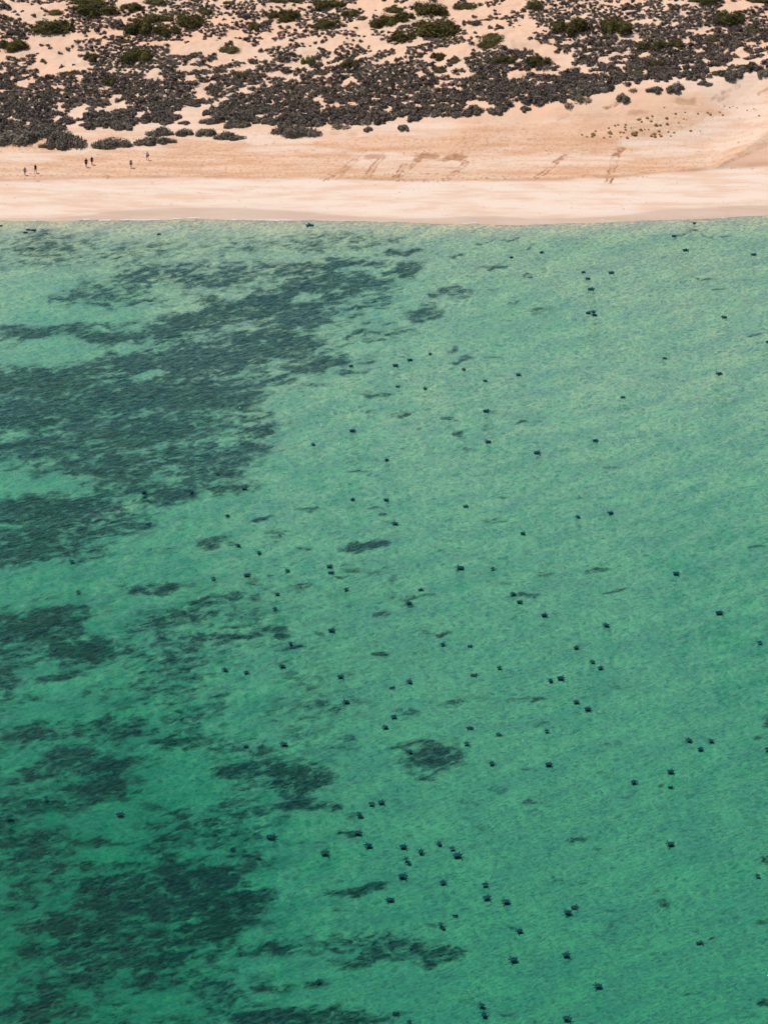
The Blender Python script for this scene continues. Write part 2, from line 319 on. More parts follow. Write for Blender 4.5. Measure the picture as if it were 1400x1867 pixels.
def grass_field(x, y):
    px, py = to_px(x, y, -0.8)
    px = px + 34 * fbm(x / 4.0, y / 6.0, 4, 171); py = py + 15 * fbm(x / 4.0 + 9, y / 6.0, 4, 173)
    g = np.zeros_like(px); c2 = np.zeros_like(px)
    wob = 1 + 0.5 * fbm(x / 5, y / 6, 3, 71)
    for (cx, cy, a, b, s), arr in [(q, 0) for q in GRASS] + [(q, 1) for q in CLEAR]:
        dx = px - cx; dy = (py - cy) + dx * 0.10 * (1 if a < 120 else 0.5)
        r = np.sqrt((dx / (a * 1.08)) ** 2 + (dy / (b * 1.15)) ** 2) * wob
        v = s * (0.80 if cx > 690 and b < 12 and cy > 500 else 1.0) * (1 - sstep(0.25, 1.45, r))
        if arr == 0: g = 1 - (1 - g) * (1 - v * 0.9) if s >= 2 else np.maximum(g, v)
        else: c2 = np.maximum(c2, v)
    bg = sstep(760, 250, px) * sstep(1040, 1200, py) * (0.20 + 0.60 * fbm(x / 9, y / 12, 4, 177))  + 0.12 * sstep(1000, 600, px) * sstep(950, 1100, py)
    wisp = 0.32 * sstep(0.22, 0.6, fbm(x / 5 + y / 14, y / 3, 4, 179)) * sstep(410, 460, py) * (1 - 0.5 * sstep(1000, 1300, px))
    g = np.maximum(np.maximum(g, wisp), np.clip(bg, 0, .6)) * (1 - c2)
    out = (px < -40) | (px > 1440) | (py > 1900)
    far = np.clip(0.45 + 1.4 * fbm(x / 30, y / 30, 4, 77), 0, 0.9)
    e = sstep(0, 80, np.maximum(np.maximum(-px, px - 1400), py - 1867))
    return g * (1 - e) + far * e

def grid(name, xs, ys, fields, label=None):
    X, Y = np.meshgrid(xs, ys); Z = height(X, Y)
    fl = fields(X, Y)
    if 'sink' in fl: Z = Z - fl.pop('sink')
    nx, ny = len(xs), len(ys)
    i = np.arange(nx * ny).reshape(ny, nx)
    Fq = np.stack([i[:-1, :-1], i[:-1, 1:], i[1:, 1:], i[1:, :-1]], -1).reshape(-1, 4)
    me = mesh_np(name, np.stack([X, Y, Z], -1).reshape(-1, 3), Fq, M_SAND, True)
    for k, v in fl.items():
        a = me.attributes.new(k, 'FLOAT', 'POINT'); a.data.foreach_set('value', v.astype(np.float32).ravel())
    o = link(name, me); tag(o, kind='structure'); return o

Y_SPLIT = float(min(SHORE[1])) - 0.5
Y_NEAR = float(on_plane(700, 1900)[1]); Y_FAR = float(on_plane(700, -40, 8)[1])
def sea_fields(X, Y):
    g = grass_field(X, Y)
    z = np.zeros_like(X)
    return dict(grass=g, wet=z, dry=z, mark=z, foot=z, dune=z, sink=-0.01 * g * (1 + fbm(X / 0.8, Y / 0.8, 2, 5)) )
xs = axis(-78, 78, 0.28, -2500, 2500); 
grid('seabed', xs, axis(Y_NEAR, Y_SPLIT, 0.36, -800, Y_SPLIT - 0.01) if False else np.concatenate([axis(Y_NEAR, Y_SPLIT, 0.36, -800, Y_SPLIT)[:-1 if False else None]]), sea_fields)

WETL = line_y([(-400, 400), (0, 396), (90, 396), (160, 391), (200, 386), (280, 381), (350, 379), (420, 379), (480, 382), (560, 386), (640, 393), (720, 396), (800, 396), (850, 393), (900, 393), (960, 398), (1080, 396), (1200, 384), (1300, 378), (1400, 373), (1900, 352)], 0.25)
# turtle tracks up the beach: polyline, half width m, fill, strength
TRK = [([(586,329),(592,324),(604,317)],.45,.2,.7),([(595,329),(604,320)],.3,.2,.6),([(609,327),(628,309),(648,290)],.75,.3,.75),([(616,326),(634,307),(650,289)],.3,.5,.5),([(648,290),(658,278),(668,268)],.5,.2,.25),([(668,327),(681,305),(698,285)],.65,.3,.7),
 ([(717,330),(732,309),(738,298)],.65,.3,.85),([(724,329),(740,303)],.3,.6,.6),([(722,329),(748,304),(762,292)],.6,.5,.75),([(795,287),(806,293),(819,289)],.35,.7,.4),([(842,292),(849,297),(834,312),(812,330)],.6,.4,.75),
 ([(967,330),(994,314),(1014,296)],.6,.15,.75),([(1012,298),(1034,282)],.75,.9,.6),([(1034,282),(1062,266)],.7,.1,.2),([(1108,334),(1115,312),(1119,296)],.8,.25,.85),([(1119,296),(1123,285)],.8,.1,.35),([(1122,285),(1133,268)],.9,1.0,.75),([(48,317),(50,331)],.3,.5,.0),([(66,331),(67,318)],.35,.5,.5),([(70,331),(71,323)],.3,.5,.5),([(184,326),(196,319)],.25,.5,.5),([(200,319),(196,326)],.2,.5,.5),
 ([(1012,216),(1045,206),(1065,207)],.5,.4,.25),([(1100,198),(1122,190),(1133,184)],.5,.8,.85),([(1292,183),(1315,170),(1350,156)],.35,.8,.5),([(1308,184),(1330,172)],.3,.8,.4),([(1380,173),(1400,160)],.35,.8,.5)]
PITS = [(682,285,17,5,.55),(779,285,20,5.5,.85),(762,291,9,4,.8),(829,287,17,5.5,.85),(815,291,8,3,.7),(643,245,10,4,.3),(612,243,14,4,.25),(1160,205,20,6,.35),(1250,186,18,7,.5)]
def seg_mark(X, Y, px, hw, fill, s, out):
    p = np.array(px, float); wx, wy, _ = at(p[:, 0], p[:, 1])
    m = 2.5
    sel = (X > wx.min() - m) & (X < wx.max() + m) & (Y > wy.min() - m) & (Y < wy.max() + m)
    x = X[sel]; y = Y[sel]; best = np.full(x.shape, 9.0)
    for i in range(len(wx) - 1):
        ax, ay, bx, by = wx[i], wy[i], wx[i + 1], wy[i + 1]
        t = np.clip(((x - ax) * (bx - ax) + (y - ay) * (by - ay)) / ((bx - ax) ** 2 + (by - ay) ** 2), 0, 1)
        dd = np.hypot(x - ax - t * (bx - ax), y - ay - t * (by - ay))
        if i == 0: dd = dd + 9.0 * (t <= 0)
        if i == len(wx) - 2: dd = dd + 9.0 * (t >= 1)
        best = np.minimum(best, dd)
    best = best + 0.38 * fbm(x / 0.8, y / 1.0, 3, 91)
    rail = np.exp(-((best - hw * .62) / 0.19) ** 2); inner = 1 - sstep(hw * 0.8, hw * 1.1, best)
    v = s * np.maximum(rail, inner * fill) * np.clip(0.62 + 1.5 * fbm(x / 0.8, y / 1.0, 3, 95), 0.05, 1.1)
    out[sel] = np.maximum(out[sel], np.clip(v * 1.35, 0, 1))

def land_fields(X, Y):
    Z = height(X, Y); ys = interp(X, SHORE); yb = interp(X, BERM); yw = interp(X, WETL); yc = interp(X, CREST)
    j = 0.7 * fbm(X / 6, Y / 6, 3, 81)
    wet = 1 - sstep(-0.5, 0.4, Y - yw + 1.2 * j * 0.5)
    wet = np.maximum(wet, 0.3 * (1 - sstep(-0.3, 2.2, Y - yw + j)))
    dry = (1 - sstep(-0.35, 0.35, Y - yb + 0.5 * fbm(X / 2.5, Y / 3, 3, 83)))
    px, py = to_px(X, Y, Z)
    # white wind-blown sand: patches between scrub and up the right slope
    dry = np.maximum(dry, 0.65 * sstep(0.0, 0.35, fbm(X / 16, Y / 5, 4, 85) + 0.12 + 0.25 * sstep(1050, 1300, px) * (1 - sstep(40, 90, np.abs(py - 235)))) * sstep(2, 8, Y - yb) * (1 - sstep(-2, 4, Y - yc)))
    dry = np.maximum(dry, 0.55 * sstep(-2, 3, Y - yc) * (1 - sstep(300, 520, px)) * (1 - sstep(0, 30, Y - yc)))
    foot = sstep(0, 1.0, Y - yb + j) * (1 - sstep(13, 24, Y - yb + 4 * j)) * (1 - 0.85 * sstep(1290, 1330, px) * sstep(0, 6, py - 262 - (1400 - px) * 0.44))
    mark = np.zeros_like(X)
    for p, hw, fl, s in TRK: seg_mark(X, Y, p, hw, fl, s, mark)
    for cx, cy, a, b_, s in PITS:
        r = np.sqrt(((px - cx) / a) ** 2 + ((py - cy) / b_) ** 2) * (1 + 0.7 * fbm(X / 1.5, Y / 2, 3, 97))
        mark = np.maximum(mark, 1.25 * s * (1 - sstep(0.7, 1.3, r)) * (0.8 + 0.4 * fbm(X / .6, Y / .6, 2, 98)))
    # lines of footprints along the beach
    for (x0, x1, y0, s) in ((665, 960, 326, .8), (700, 900, 329, .7), (720, 860, 315, .6), (860, 1200, 322, .45), (560, 700, 322, .4), (960, 1110, 300, .35), (1150, 1400, 309, .5), (480, 600, 285, .35), (0, 130, 318, .3), (240, 420, 300, .3)):
        r = np.abs(py - y0 - 2 * np.sin(px / 37)) / 1.3
        dots = sstep(0.05, 0.25, vnoise(px / 4.2, py / 3, 99) )
        mark = np.maximum(mark, s * (1 - sstep(0.6, 1.2, r)) * dots * sstep(x0, x0 + 30, px) * (1 - sstep(x1 - 30, x1, px)))
    # band of darker sand along the edge of the berm step
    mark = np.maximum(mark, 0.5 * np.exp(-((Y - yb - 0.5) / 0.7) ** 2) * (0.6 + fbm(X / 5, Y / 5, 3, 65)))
    z = np.zeros_like(X)
    return dict(grass=z, wet=wet, dry=dry, mark=np.clip(mark, 0, 1), foot=foot, dune=z, sink=0.10 * mark)
xl = axis(-80, 80, 0.17, -2500, 2500)
yl = axis(Y_SPLIT, Y_FAR, 0.22, Y_SPLIT, 4000)
beach = grid('beach_sand', xl, yl, land_fields)

# ------------------------------------------------------------------ water
def water():
    bm = bmesh.new()
    # a sheet that runs under the sand at the shore, and the body of water below it
    x0, x1, y0, y1, zb = -2400, 2400, -780, float(max(SHORE[1])) + 6.0, -9.0
    xs_ = [x0, x1]; 
    v = [bm.verts.new(p) for p in [(x0, y0, 0), (x1, y0, 0), (x1, y1, 0), (x0, y1, 0), (x0, y0, zb), (x1, y0, zb), (x1, y1, zb), (x0, y1, zb)]]
    for f in ((0, 1, 2, 3), (7, 6, 5, 4), (0, 4, 5, 1), (1, 5, 6, 2), (2, 6, 7, 3), (3, 7, 4, 0)): bm.faces.new([v[i] for i in f])
    me = bpy.data.meshes.new('sea_water'); bm.to_mesh(me); me.materials.append(M_WATER)
    o = link('sea_water', me); tag(o, kind='structure')
water()

def foam():
    V = []; Fq = []
    segs = [(120, 560, 1.0, 0.0), (330, 420, .7, 1.2), (240, 350, .7, -1.3), (0, 120, .35, 0.1), (580, 760, .4, 0.3), (800, 1120, .35, 0.1), (940, 1200, .3, 0.7), (1100, 1400, .35, 0.1)]
    for (a, b_, s, off) in segs:
        for px in np.arange(a, b_, 0.9):
            x, _ = on_plane(px, 402); x = float(x)
            base = float(shore_y(np.float64(x))) + off + 0.35 * float(fbm(x / 3, a, 3, 111))
            edge = min(1, (px - a) / 40, (b_ - px) / 40)
            wd = 0.40 * s * edge * (0.10 + 1.3 * float(vnoise(x / 1.7, a, 112)))
            if wd < 0.08: continue
            for k in range(int(4 + wd * 12)):
                cx = x + random.uniform(-.06, .06); cy = base + random.gauss(0, .5) * wd
                r = random.uniform(.03, .085); n = len(V)
                z = max(float(height(cx, cy)), 0) + 0.015
                for q in range(5):
                    t = q * 1.2566 + cx; V.append((cx + r * math.cos(t), cy + r * 1.3 * math.sin(t), z + random.uniform(0, .02)))
                V.append((cx, cy, z + r * .6))
                for q in range(5): Fq.append((n + q, n + (q + 1) % 5, n + 5))
    o = link('sea_foam', mesh_np('sea_foam', V, Fq, M_FOAM)); tag(o, 'thin broken line of white foam along the waterline', 'foam', kind='stuff')
foam()

# ------------------------------------------------------------------ shrubs
def leaf_cloud(g, lobes, n, size, core=True, up=0.35, flat=1.0):
    """lobes: (x, y, z, rx, ry, rz). Leaf sprays over each lobe's upper skin, and a rough core that holds them"""
    V = []; Q = []
    L = np.array(lobes, float); wts = L[:, 3] * L[:, 4] + L[:, 3] * L[:, 5]; wts /= wts.sum()
    for i in range(n):
        l = L[g.choice(len(L), p=wts)]
        d = g.normal(size=3); d[2] = abs(d[2]) * 1.0 - 0.12; d /= np.linalg.norm(d)
        rr = 0.80 + 0.28 * g.random() ** 1.5
        wob = 1 + 0.28 * float(vnoise(d[0] * 3 + l[0] * 5, d[1] * 3 + d[2] * 4 + l[1] * 5, 7))
        p = l[:3] + d * l[3:6] * rr * wob
        if p[2] < 0.02: p[2] = 0.02 + 0.05 * g.random()
        nn = d * 0.7 + g.normal(size=3) * 0.6 + np.array([0, 0, up]); nn /= np.linalg.norm(nn)
        q_ = g.normal(size=3) * .7 + d * 1.0 + np.array([0, 0, .3]); a = q_ - nn * q_.dot(nn); a /= np.linalg.norm(a); b = np.cross(nn, a)
        s = size * (0.6 + 0.8 * g.random()); k = len(V)
        V += [p - a * s, p + b * s * 0.42 + nn * s * .12, p + a * s, p - b * s * 0.42 + nn * s * .12]; Q.append((k, k + 1, k + 2, k + 3))
    if core:
        nu, nv = 12, 5
        for l in L:
            k = len(V)
            for j in range(nv + 1):
                ph = math.pi / 2 * j / nv
                for i in range(nu):
                    th = 2 * math.pi * i / nu
                    d = np.array([math.cos(th) * math.cos(ph), math.sin(th) * math.cos(ph), math.sin(ph)])
                    r = 0.74 * (1 + 0.45 * float(vnoise(d[0] * 2.5 + l[0] * 3, d[1] * 2.5 + d[2] * 3 + l[1] * 3, 9)))
                    V.append(l[:3] + d * l[3:6] * r)
            for j in range(nv):
                for i in range(nu): Q.append((k + j * nu + i, k + j * nu + (i + 1) % nu, k + (j + 1) * nu + (i + 1) % nu, k + (j + 1) * nu + i))
    V = np.array(V)
    lo_ = np.percentile(V, 1.5, axis=0); hi_ = np.percentile(V, 98.5, axis=0)
    V[:, :2] = (V[:, :2] - (lo_ + hi_)[:2] / 2) / (hi_ - lo_)[:2]; V[:, 2] /= hi_[2]
    return V, np.array(Q)

def stems(g, n, r, h, th):
    V = []; Q = []
    for i in range(n):
        a = g.uniform(0, 6.28); d = np.array([math.cos(a), math.sin(a), 0]); k = len(V)
        pts = [np.array([0, 0, -.15]) + d * r * .05, d * r * .35 + np.array([0, 0, h * .45]), d * r * (.6 + .5 * g.random()) + np.array([0, 0, h * (.6 + .5 * g.random())])]
        s = np.array([-d[1], d[0], 0])
        for q, p in enumerate(pts):
            t = th * (1 - .38 * q)
            V += [p + s * t, p + d * t * .5 + np.array([0, 0, t]), p - s * t, p - d * t * .5 - np.array([0, 0, t])]
        for q in range(2):
            for e in range(4): Q.append((k + q * 4 + e, k + q * 4 + (e + 1) % 4, k + q * 4 + 4 + (e + 1) % 4, k + q * 4 + 4 + e))
    return np.array(V), np.array(Q)

def lobes(g, n, spread, r, hz):
    out = []
    for i in range(n):
        a = g.uniform(0, 6.28); d = spread * math.sqrt(g.random()) if i else 0
        q = r * g.uniform(.75, 1.25) * (1 - .35 * d / max(spread, .01) * .6)
        out.append((d * math.cos(a), d * math.sin(a) * .8, 0.0, q, q * g.uniform(.8, 1), hz * g.uniform(.7, 1.15) * (1 - .3 * d)))
    return out
PROTO = {}
def make_protos():
    g = np.random.default_rng(3)
    # unit width about 1 (half width .5)
    for i in range(8):
        PROTO['scrub', i] = mesh_np('saltbush', *leaf_cloud(g, lobes(g, 6, .34, .20, .30), 260, .060), M_GREY)
    for cls, m, n, nl, sz, hz in (('green', M_GREEN, 5, 1700, .028, .34), ('cushion', M_OLIVE, 3, 1300, .024, .20), ('spread', M_SPREAD, 5, 1200, .032, .24), ('bright', M_BRIGHT, 2, 1200, .034, .42), ('pale', M_PALE, 2, 420, .04, .34), ('brown', M_GREY, 3, 1100, .032, .24)):
        for i in range(n):
            lb = lobes(g, 9 if cls in ('green', 'spread') else (3 if cls == 'cushion' else 6), .34 if cls != 'cushion' else .16, .19 if cls != 'cushion' else .36, hz)
            PROTO[cls, i] = mesh_np(cls, *leaf_cloud(g, lb, nl, sz, core=cls not in ('pale',)), m)
            PROTO[cls, i, 'stem'] = mesh_np('stem', *stems(g, 9 if cls != 'spread' else 16, .5 if cls in ('spread', 'pale') else .42, .85, .012), M_WOOD)
make_protos()
NPRO = dict(green=5, cushion=3, spread=5, bright=2, pale=2, brown=3)

# (class, x, y of the centre in the photograph, width, height there)
B = []
def add(cls, s):
    for p in s: B.append((cls, *p))
add('green', [(95,48,70,28),(22,82,60,22),(252,48,50,32),(170,18,90,24),(290,33,54,18),(345,36,50,28),(303,55,48,20),(250,100,54,26),(167,104,28,16),(198,148,28,16),(160,3,70,12),(240,12,40,14),(463,46,20,18),(518,28,56,22),(600,6,54,18),(598,44,52,20),
 (641,24,36,13),(700,38,50,24),(738,30,34,20),(785,16,60,28),(797,50,80,34),(735,66,46,26),(638,115,34,16),(799,103,28,15),(920,108,40,14),(974,8,28,18),(1040,46,64,32),(1123,46,54,32),(1286,2,62,14),(1383,2,44,12),(1329,32,56,25),(1192,84,60,22),(1226,80,32,16),(980,112,50,22),(1198,116,32,17),(503,1,40,8),(540,2,34,8)])
add('cushion', [(100,22,32,13),(372,20,34,13),(419,88,38,18),(384,105,14,6),(125,134,38,9),(16,34,20,6),(42,45,16,7),(718,17,36,13),(847,11,42,14),(896,68,46,24),(890,82,40,13),(442,134,34,14),(829,110,26,11),(1297,72,26,9),(1373,54,24,12),(660,32,22,10),(282,3,40,12),(417,4,20,8),(587,132,20,10),(802,128,26,9),(1161,132,28,11),(1304,132,20,10),(873,138,24,12),(1230,15,16,7),(935,104,18,12),(230,75,30,8)])
add('bright', [(562,110,26,18)])
add('brown', [(211,42,28,17),(30,58,34,14),(577,118,24,15),(445,30,24,11),(1151,14,28,12),(864,41,26,11),(477,45,22,18),(8,10,26,14),(873,160,26,12)])
add('spread', [(30,250,74,34),(76,240,64,30),(122,252,74,42),(88,266,34,14),(205,261,76,24),(222,229,42,20),(292,240,50,20),(270,257,52,20),(304,257,36,14),(337,241,34,17),(376,241,38,17),(419,248,58,18),(158,226,28,10),(336,224,22,9),(379,221,34,13),(433,227,50,15),(305,221,26,16),(540,238,92,28),
 (492,222,32,15),(671,234,18,13),(735,231,21,16),(832,208,18,13),(908,201,28,17),(958,198,20,13),(1336,134,36,25),(1391,130,24,20),(1284,151,28,11),(1230,158,34,22),(1193,164,32,14),(1135,176,26,21),(1098,164,26,12)])
add('pale', [(622,230,34,11),(1153,164,16,8),(1062,180,30,15),(1037,191,17,13),(665,224,26,9)])

ORD = ['leftmost', 'second from the left', 'third from the left', 'fourth from the left', 'fifth from the left', 'sixth from the left', 'seventh from the left', 'eighth from the left', 'ninth from the left', 'tenth from the left', 'eleventh from the left', 'twelfth from the left', 'thirteenth from the left', 'fourteenth from the left', 'fifteenth from the left', 'sixteenth from the left', 'seventeenth from the left', 'eighteenth from the left', 'nineteenth from the left', 'twentieth from the left']
def zone_labels(items, zone, kind):
    """items: (x, y); zone(i) -> phrase; kind(i) -> what it looks like. Adds the place in its zone, counted from the left."""
    groups = {}
    for i, it in enumerate(items): groups.setdefault((zone(i), kind(i)), []).append(i)
    out = [None] * len(items)
    for (z, k), ids in groups.items():
        ids.sort(key=lambda i: (items[i][0], items[i][1]))
        for n, i in enumerate(ids):
            if len(ids) == 1: out[i] = f'{k} {z}, the only one there'
            elif n == len(ids) - 1: out[i] = f'{k} {z}, rightmost there'
            else: out[i] = f'{k} {z}, {ORD[n]}'
    return out
LOOK = dict(green='dark green bush', cushion='low olive cushion bush', bright='bright green bush', brown='rounded brown-grey bush', spread='spreading grey-green bush', pale='sparse straw-coloured bush')
def bzone(i):
    _, x, y, w_, h_ = B[i]
    if B[i][0] in ('spread', 'pale'):
        return 'at the left end of the scrub edge' if x < 190 else ('along the scrub edge behind the walkers' if x < 450 else ('on the scrub edge in mid-beach' if x < 800 else 'on the crest of the bare dune'))
    r = 'at the very top of the dunes' if y < 25 else ('in the upper dunes' if y < 70 else 'in the lower dark scrub')
    return r + (' left' if x < 467 else (' centre' if x < 933 else ' right'))
BL = zone_labels([(b[1], b[2]) for b in B], bzone, lambda i: LOOK[B[i][0]])
GRP = dict(green='green bushes among the dune scrub', cushion='olive cushion bushes on the dunes', brown='brown bushes on the dunes', spread='grey-green bushes along the scrub edge', pale='dry bushes along the scrub edge')
BUSH = []
def scale_at(px, py):
    x, y, z = at(px, py); d = y * CP - (z - CAM_H) * SP
    return F / d
for i, (cls, px, py, w_, h_) in enumerate(B):
    x, y, z = (float(v[0]) for v in at(px, py + h_ * 0.22)); s = float(F / (y * CP - (z - CAM_H) * SP)); W = w_ / s
    sv = 0.42
    # apparent height = depth * sin + height * cos
    Hh = {'green': .42, 'cushion': .22, 'bright': .5, 'brown': .32, 'spread': .34, 'pale': .4}[cls]
    top = min(2.2, W * Hh * 1.0, 0.62 * h_ / s)
    depth = min((h_ / s - top * 0.55) / sv, W * 1.9)
    k = i % NPRO[cls]
    e = bpy.data.objects.new('dune_bush' if cls != 'spread' else 'coastal_shrub', None); COL.objects.link(e); e.empty_display_size = .3
    e.location = (x, y, z - 0.05); zs = top
    tag(e, BL[i], 'bush', GRP.get(cls))
    f = link('foliage', PROTO[cls, k], e); st_ = link('stem', PROTO[cls, k, 'stem'], e)
    flip = 1 if i % 3 else -1
    for o in (f, st_): o.scale = (flip * W * (.92 if cls == 'spread' else 1.0), depth * (.8 if cls == 'spread' else .98), zs)
    BUSH.append((x, y, W / 2, depth / 2))
BUSH = np.array(BUSH)

# tufts on the bare dune slope
T3 = [(388,731),(415,742,1),(450,730,2),(462,712,1),(507,748),(535,695),(540,722,2),(541,743),(585,677),(568,681,1),(625,677),(622,690,1),(625,704),(613,719),(596,718,1),(634,748,1.3),(655,693,.6),(672,728,2.6),(692,650,1.2),(702,647,1.2),(712,661,1.1),(708,705,1.4),(728,702,.7),(743,640,1.4),(750,702,.7),(763,658,1.2),(771,631,1),(790,680,1.7),(813,680,1.2),(849,642,1.4),(851,674,1.4),(835,583,.7),(897,617,1.1),(912,666,.8),(941,645,.7),(948,609,.8),(955,650,.6),(978,710,1.1),(1018,616,.9),(1030,711,.6),(1070,611,.9),(1085,621,1.2),(1135,608,.9),(1152,624,.9),(1160,575,.6),(1190,583,.7),(1230,585,.6),(1285,598,.7),(1350,628,.9),(780,728,1.6),(785,742,1.5),(806,712,1.2),(817,739,1.2),(857,716,.9),(888,720,.9),(870,738,.8),(600,742,.7),(1207,577,.5),(1320,590,.6),(1238,772,.7),(443,742,1.2),(810,730,.9),(765,738,1.2),(683,718,1.3)]
tl = []
for p in T3:
    tl.append((930 + p[0] / 2.98, p[1] / 2.98, (p[2] if len(p) > 2 else 1)))
g = np.random.default_rng(8)
for i in range(3):
    PROTO['tuft', i] = mesh_np('dune_tuft', *leaf_cloud(g, lobes(g, 4, .25, .28, .45), 110, .12), M_TUFT)
rows = ['at the foot of the bare dune slope', 'low on the bare dune slope', 'midway up the bare dune slope', 'high on the bare dune slope']
def tz(i):
    y = tl[i][1]; return rows[0 if y > 244 else (1 if y > 235 else (2 if y > 222 else 3))]
TL = zone_labels(tl, tz, lambda i: 'tiny ochre grass tuft' if tl[i][2] < 1.0 else ('round ochre grass tuft' if tl[i][2] < 1.6 else 'large ochre grass clump'))
for i, (px, py, s) in enumerate(tl):
    x, y, z = (float(v[0]) for v in at(px, py + .5)); W = .40 * s if s < 1.5 else .38 * s
    o = link('dune_tuft', PROTO['tuft', i % 3]); o.location = (x, y, z - .03); o.rotation_euler.z = i * 2.1; o.scale = (W, W, W * .55)
    tag(o, TL[i], 'grass tuft', 'ochre grass tufts scattered on the bare dune')

# small grey scrub
def scrub_density(px, py):
    edge = np.interp(px, [0, 130, 260, 330, 450, 540, 600, 680, 800, 900, 960, 1050, 1130, 1250, 1400], [243, 236, 226, 222, 226, 232, 226, 226, 214, 204, 193, 180, 164, 146, 126])
    d = np.zeros_like(px)
    inb = edge - py
    d = np.where(inb > 0, 1.0, 0)
    # the belt thins towards the top
    th = np.interp(inb, [0, 12, 90, 120, 160, 240], [.8, 1, 1, .8, .55, .45])
    return d * th
def scatter():
    g = np.random.default_rng(21)
    n = 90000
    px = g.uniform(-60, 1460, n); py = 262 * g.random(n) - 8
    x, y, z = at(px, py)
    den = scrub_density(px, py)
    inb0 = np.interp(px, [0, 130, 260, 330, 450, 540, 600, 680, 800, 900, 960, 1050, 1130, 1250, 1400], [243, 236, 226, 222, 226, 232, 226, 226, 214, 204, 193, 180, 164, 146, 126]) - py
    xr = x * .9 + y * .42; yr = y * .9 - x * .42
    pt = fbm(xr / 10, yr / 9, 3, 201); pt2 = 2.6 * fbm(xr / 2.4, yr / 1.7, 3, 205)
    py_rel = np.interp(py, [0, 130, 260], [0, .5, 1])
    keep = (g.random(n) < den) & (pt * 1.0 + pt2 * .5 + np.interp(inb0, [0, 14, 60, 100, 150], [-.02, .12, .13, .10, .06]) + g.normal(size=n) * .06 > 0)
    # bare sand windows in the upper dunes
    for (cx, cy, a, b) in ((60,22,60,14),(130,66,60,7),(205,60,26,8),(420,36,40,10),(520,12,60,7),(60,92,60,8),(400,75,22,10),(560,95,24,8),(620,75,80,10),(850,30,40,10),(860,60,34,12),(870,90,40,8),(450,105,46,9),(950,60,30,18),(960,85,40,8),(740,5,30,5),(900,20,40,7),(1110,5,60,5),(1290,55,40,8),(1240,5,40,4),(1380,30,30,8),(1010,104,24,8),(130,125,40,7),(250,130,60,6),(660,10,40,6),(1180,40,30,6),(1380,80,30,5),(560,72,30,4),(690,85,30,8),(300,80,40,6)):
        r = ((px - cx) / a) ** 2 + ((py - cy) / b) ** 2
        keep &= ~((r < 1) & (g.random(n) < .9))
    px, py, x, y, z, den = (v[keep] for v in (px, py, x, y, z, den))
    inb = np.interp(px, [0, 130, 260, 330, 450, 540, 600, 680, 800, 900, 960, 1050, 1130, 1250, 1400], [243, 236, 226, 222, 226, 232, 226, 226, 214, 204, 193, 180, 164, 146, 126]) - py
    W = np.interp(inb, [0, 20, 60, 100, 140, 200], [1.35, 1.1, .95, .78, .68, .64]) * (0.65 + 0.8 * g.random(len(px)) ** 1.4)
    # drop what sits inside the bushes or on each other
    sep_ = np.interp(inb, [0, 60, 110, 160], [.42, .41, .42, .46]); order = np.argsort(-W); cell = {}; ok = []
    for i in order:
        if np.any(((x[i] - BUSH[:, 0]) / (BUSH[:, 2] * .8)) ** 2 + ((y[i] - BUSH[:, 1]) / (BUSH[:, 3] * .8 + .01)) ** 2 < 1): continue
        ci, cj = int(x[i] // 1.5), int(y[i] // 1.5); bad = False
        for a in (-1, 0, 1):
            for b in (-1, 0, 1):
                for k in cell.get((ci + a, cj + b), ()):
                    if math.hypot(x[i] - x[k], y[i] - y[k]) < sep_[i] * (W[i] + W[k]): bad = True; break
                if bad: break
            if bad: break
        if not bad: cell.setdefault((ci, cj), []).append(i); ok.append(i)
    return px, py, x, y, z, W, ok
px, py, x, y, z, W, ok = scatter()
vis = [i for i in ok if 4 < px[i] < 1396 and py[i] > 4]
vis.sort(key=lambda i: -W[i])
ind = vis[:300]; rest = [i for i in ok if i not in set(ind)]
for n, i in enumerate(ind):
    o = link('saltbush', PROTO['scrub', n % 8]); o.location = (x[i], y[i], z[i] - .04); o.rotation_euler.z = n * 1.7; o.scale = (W[i] * 1.15, W[i] * 1.15, W[i] * (.36 + .2 * ((n * 7) % 5) / 5))
    r = 'along the lower edge of the scrub belt' if py[i] > 190 and px[i] < 900 else ('deep in the dark scrub belt' if py[i] > 120 else 'in the upper scrub')
    tag(o, f"dark grey-brown saltbush {r}, {'left' if px[i] < 467 else ('centre' if px[i] < 933 else 'right')} third", 'saltbush', 'grey saltbushes of the dune scrub')
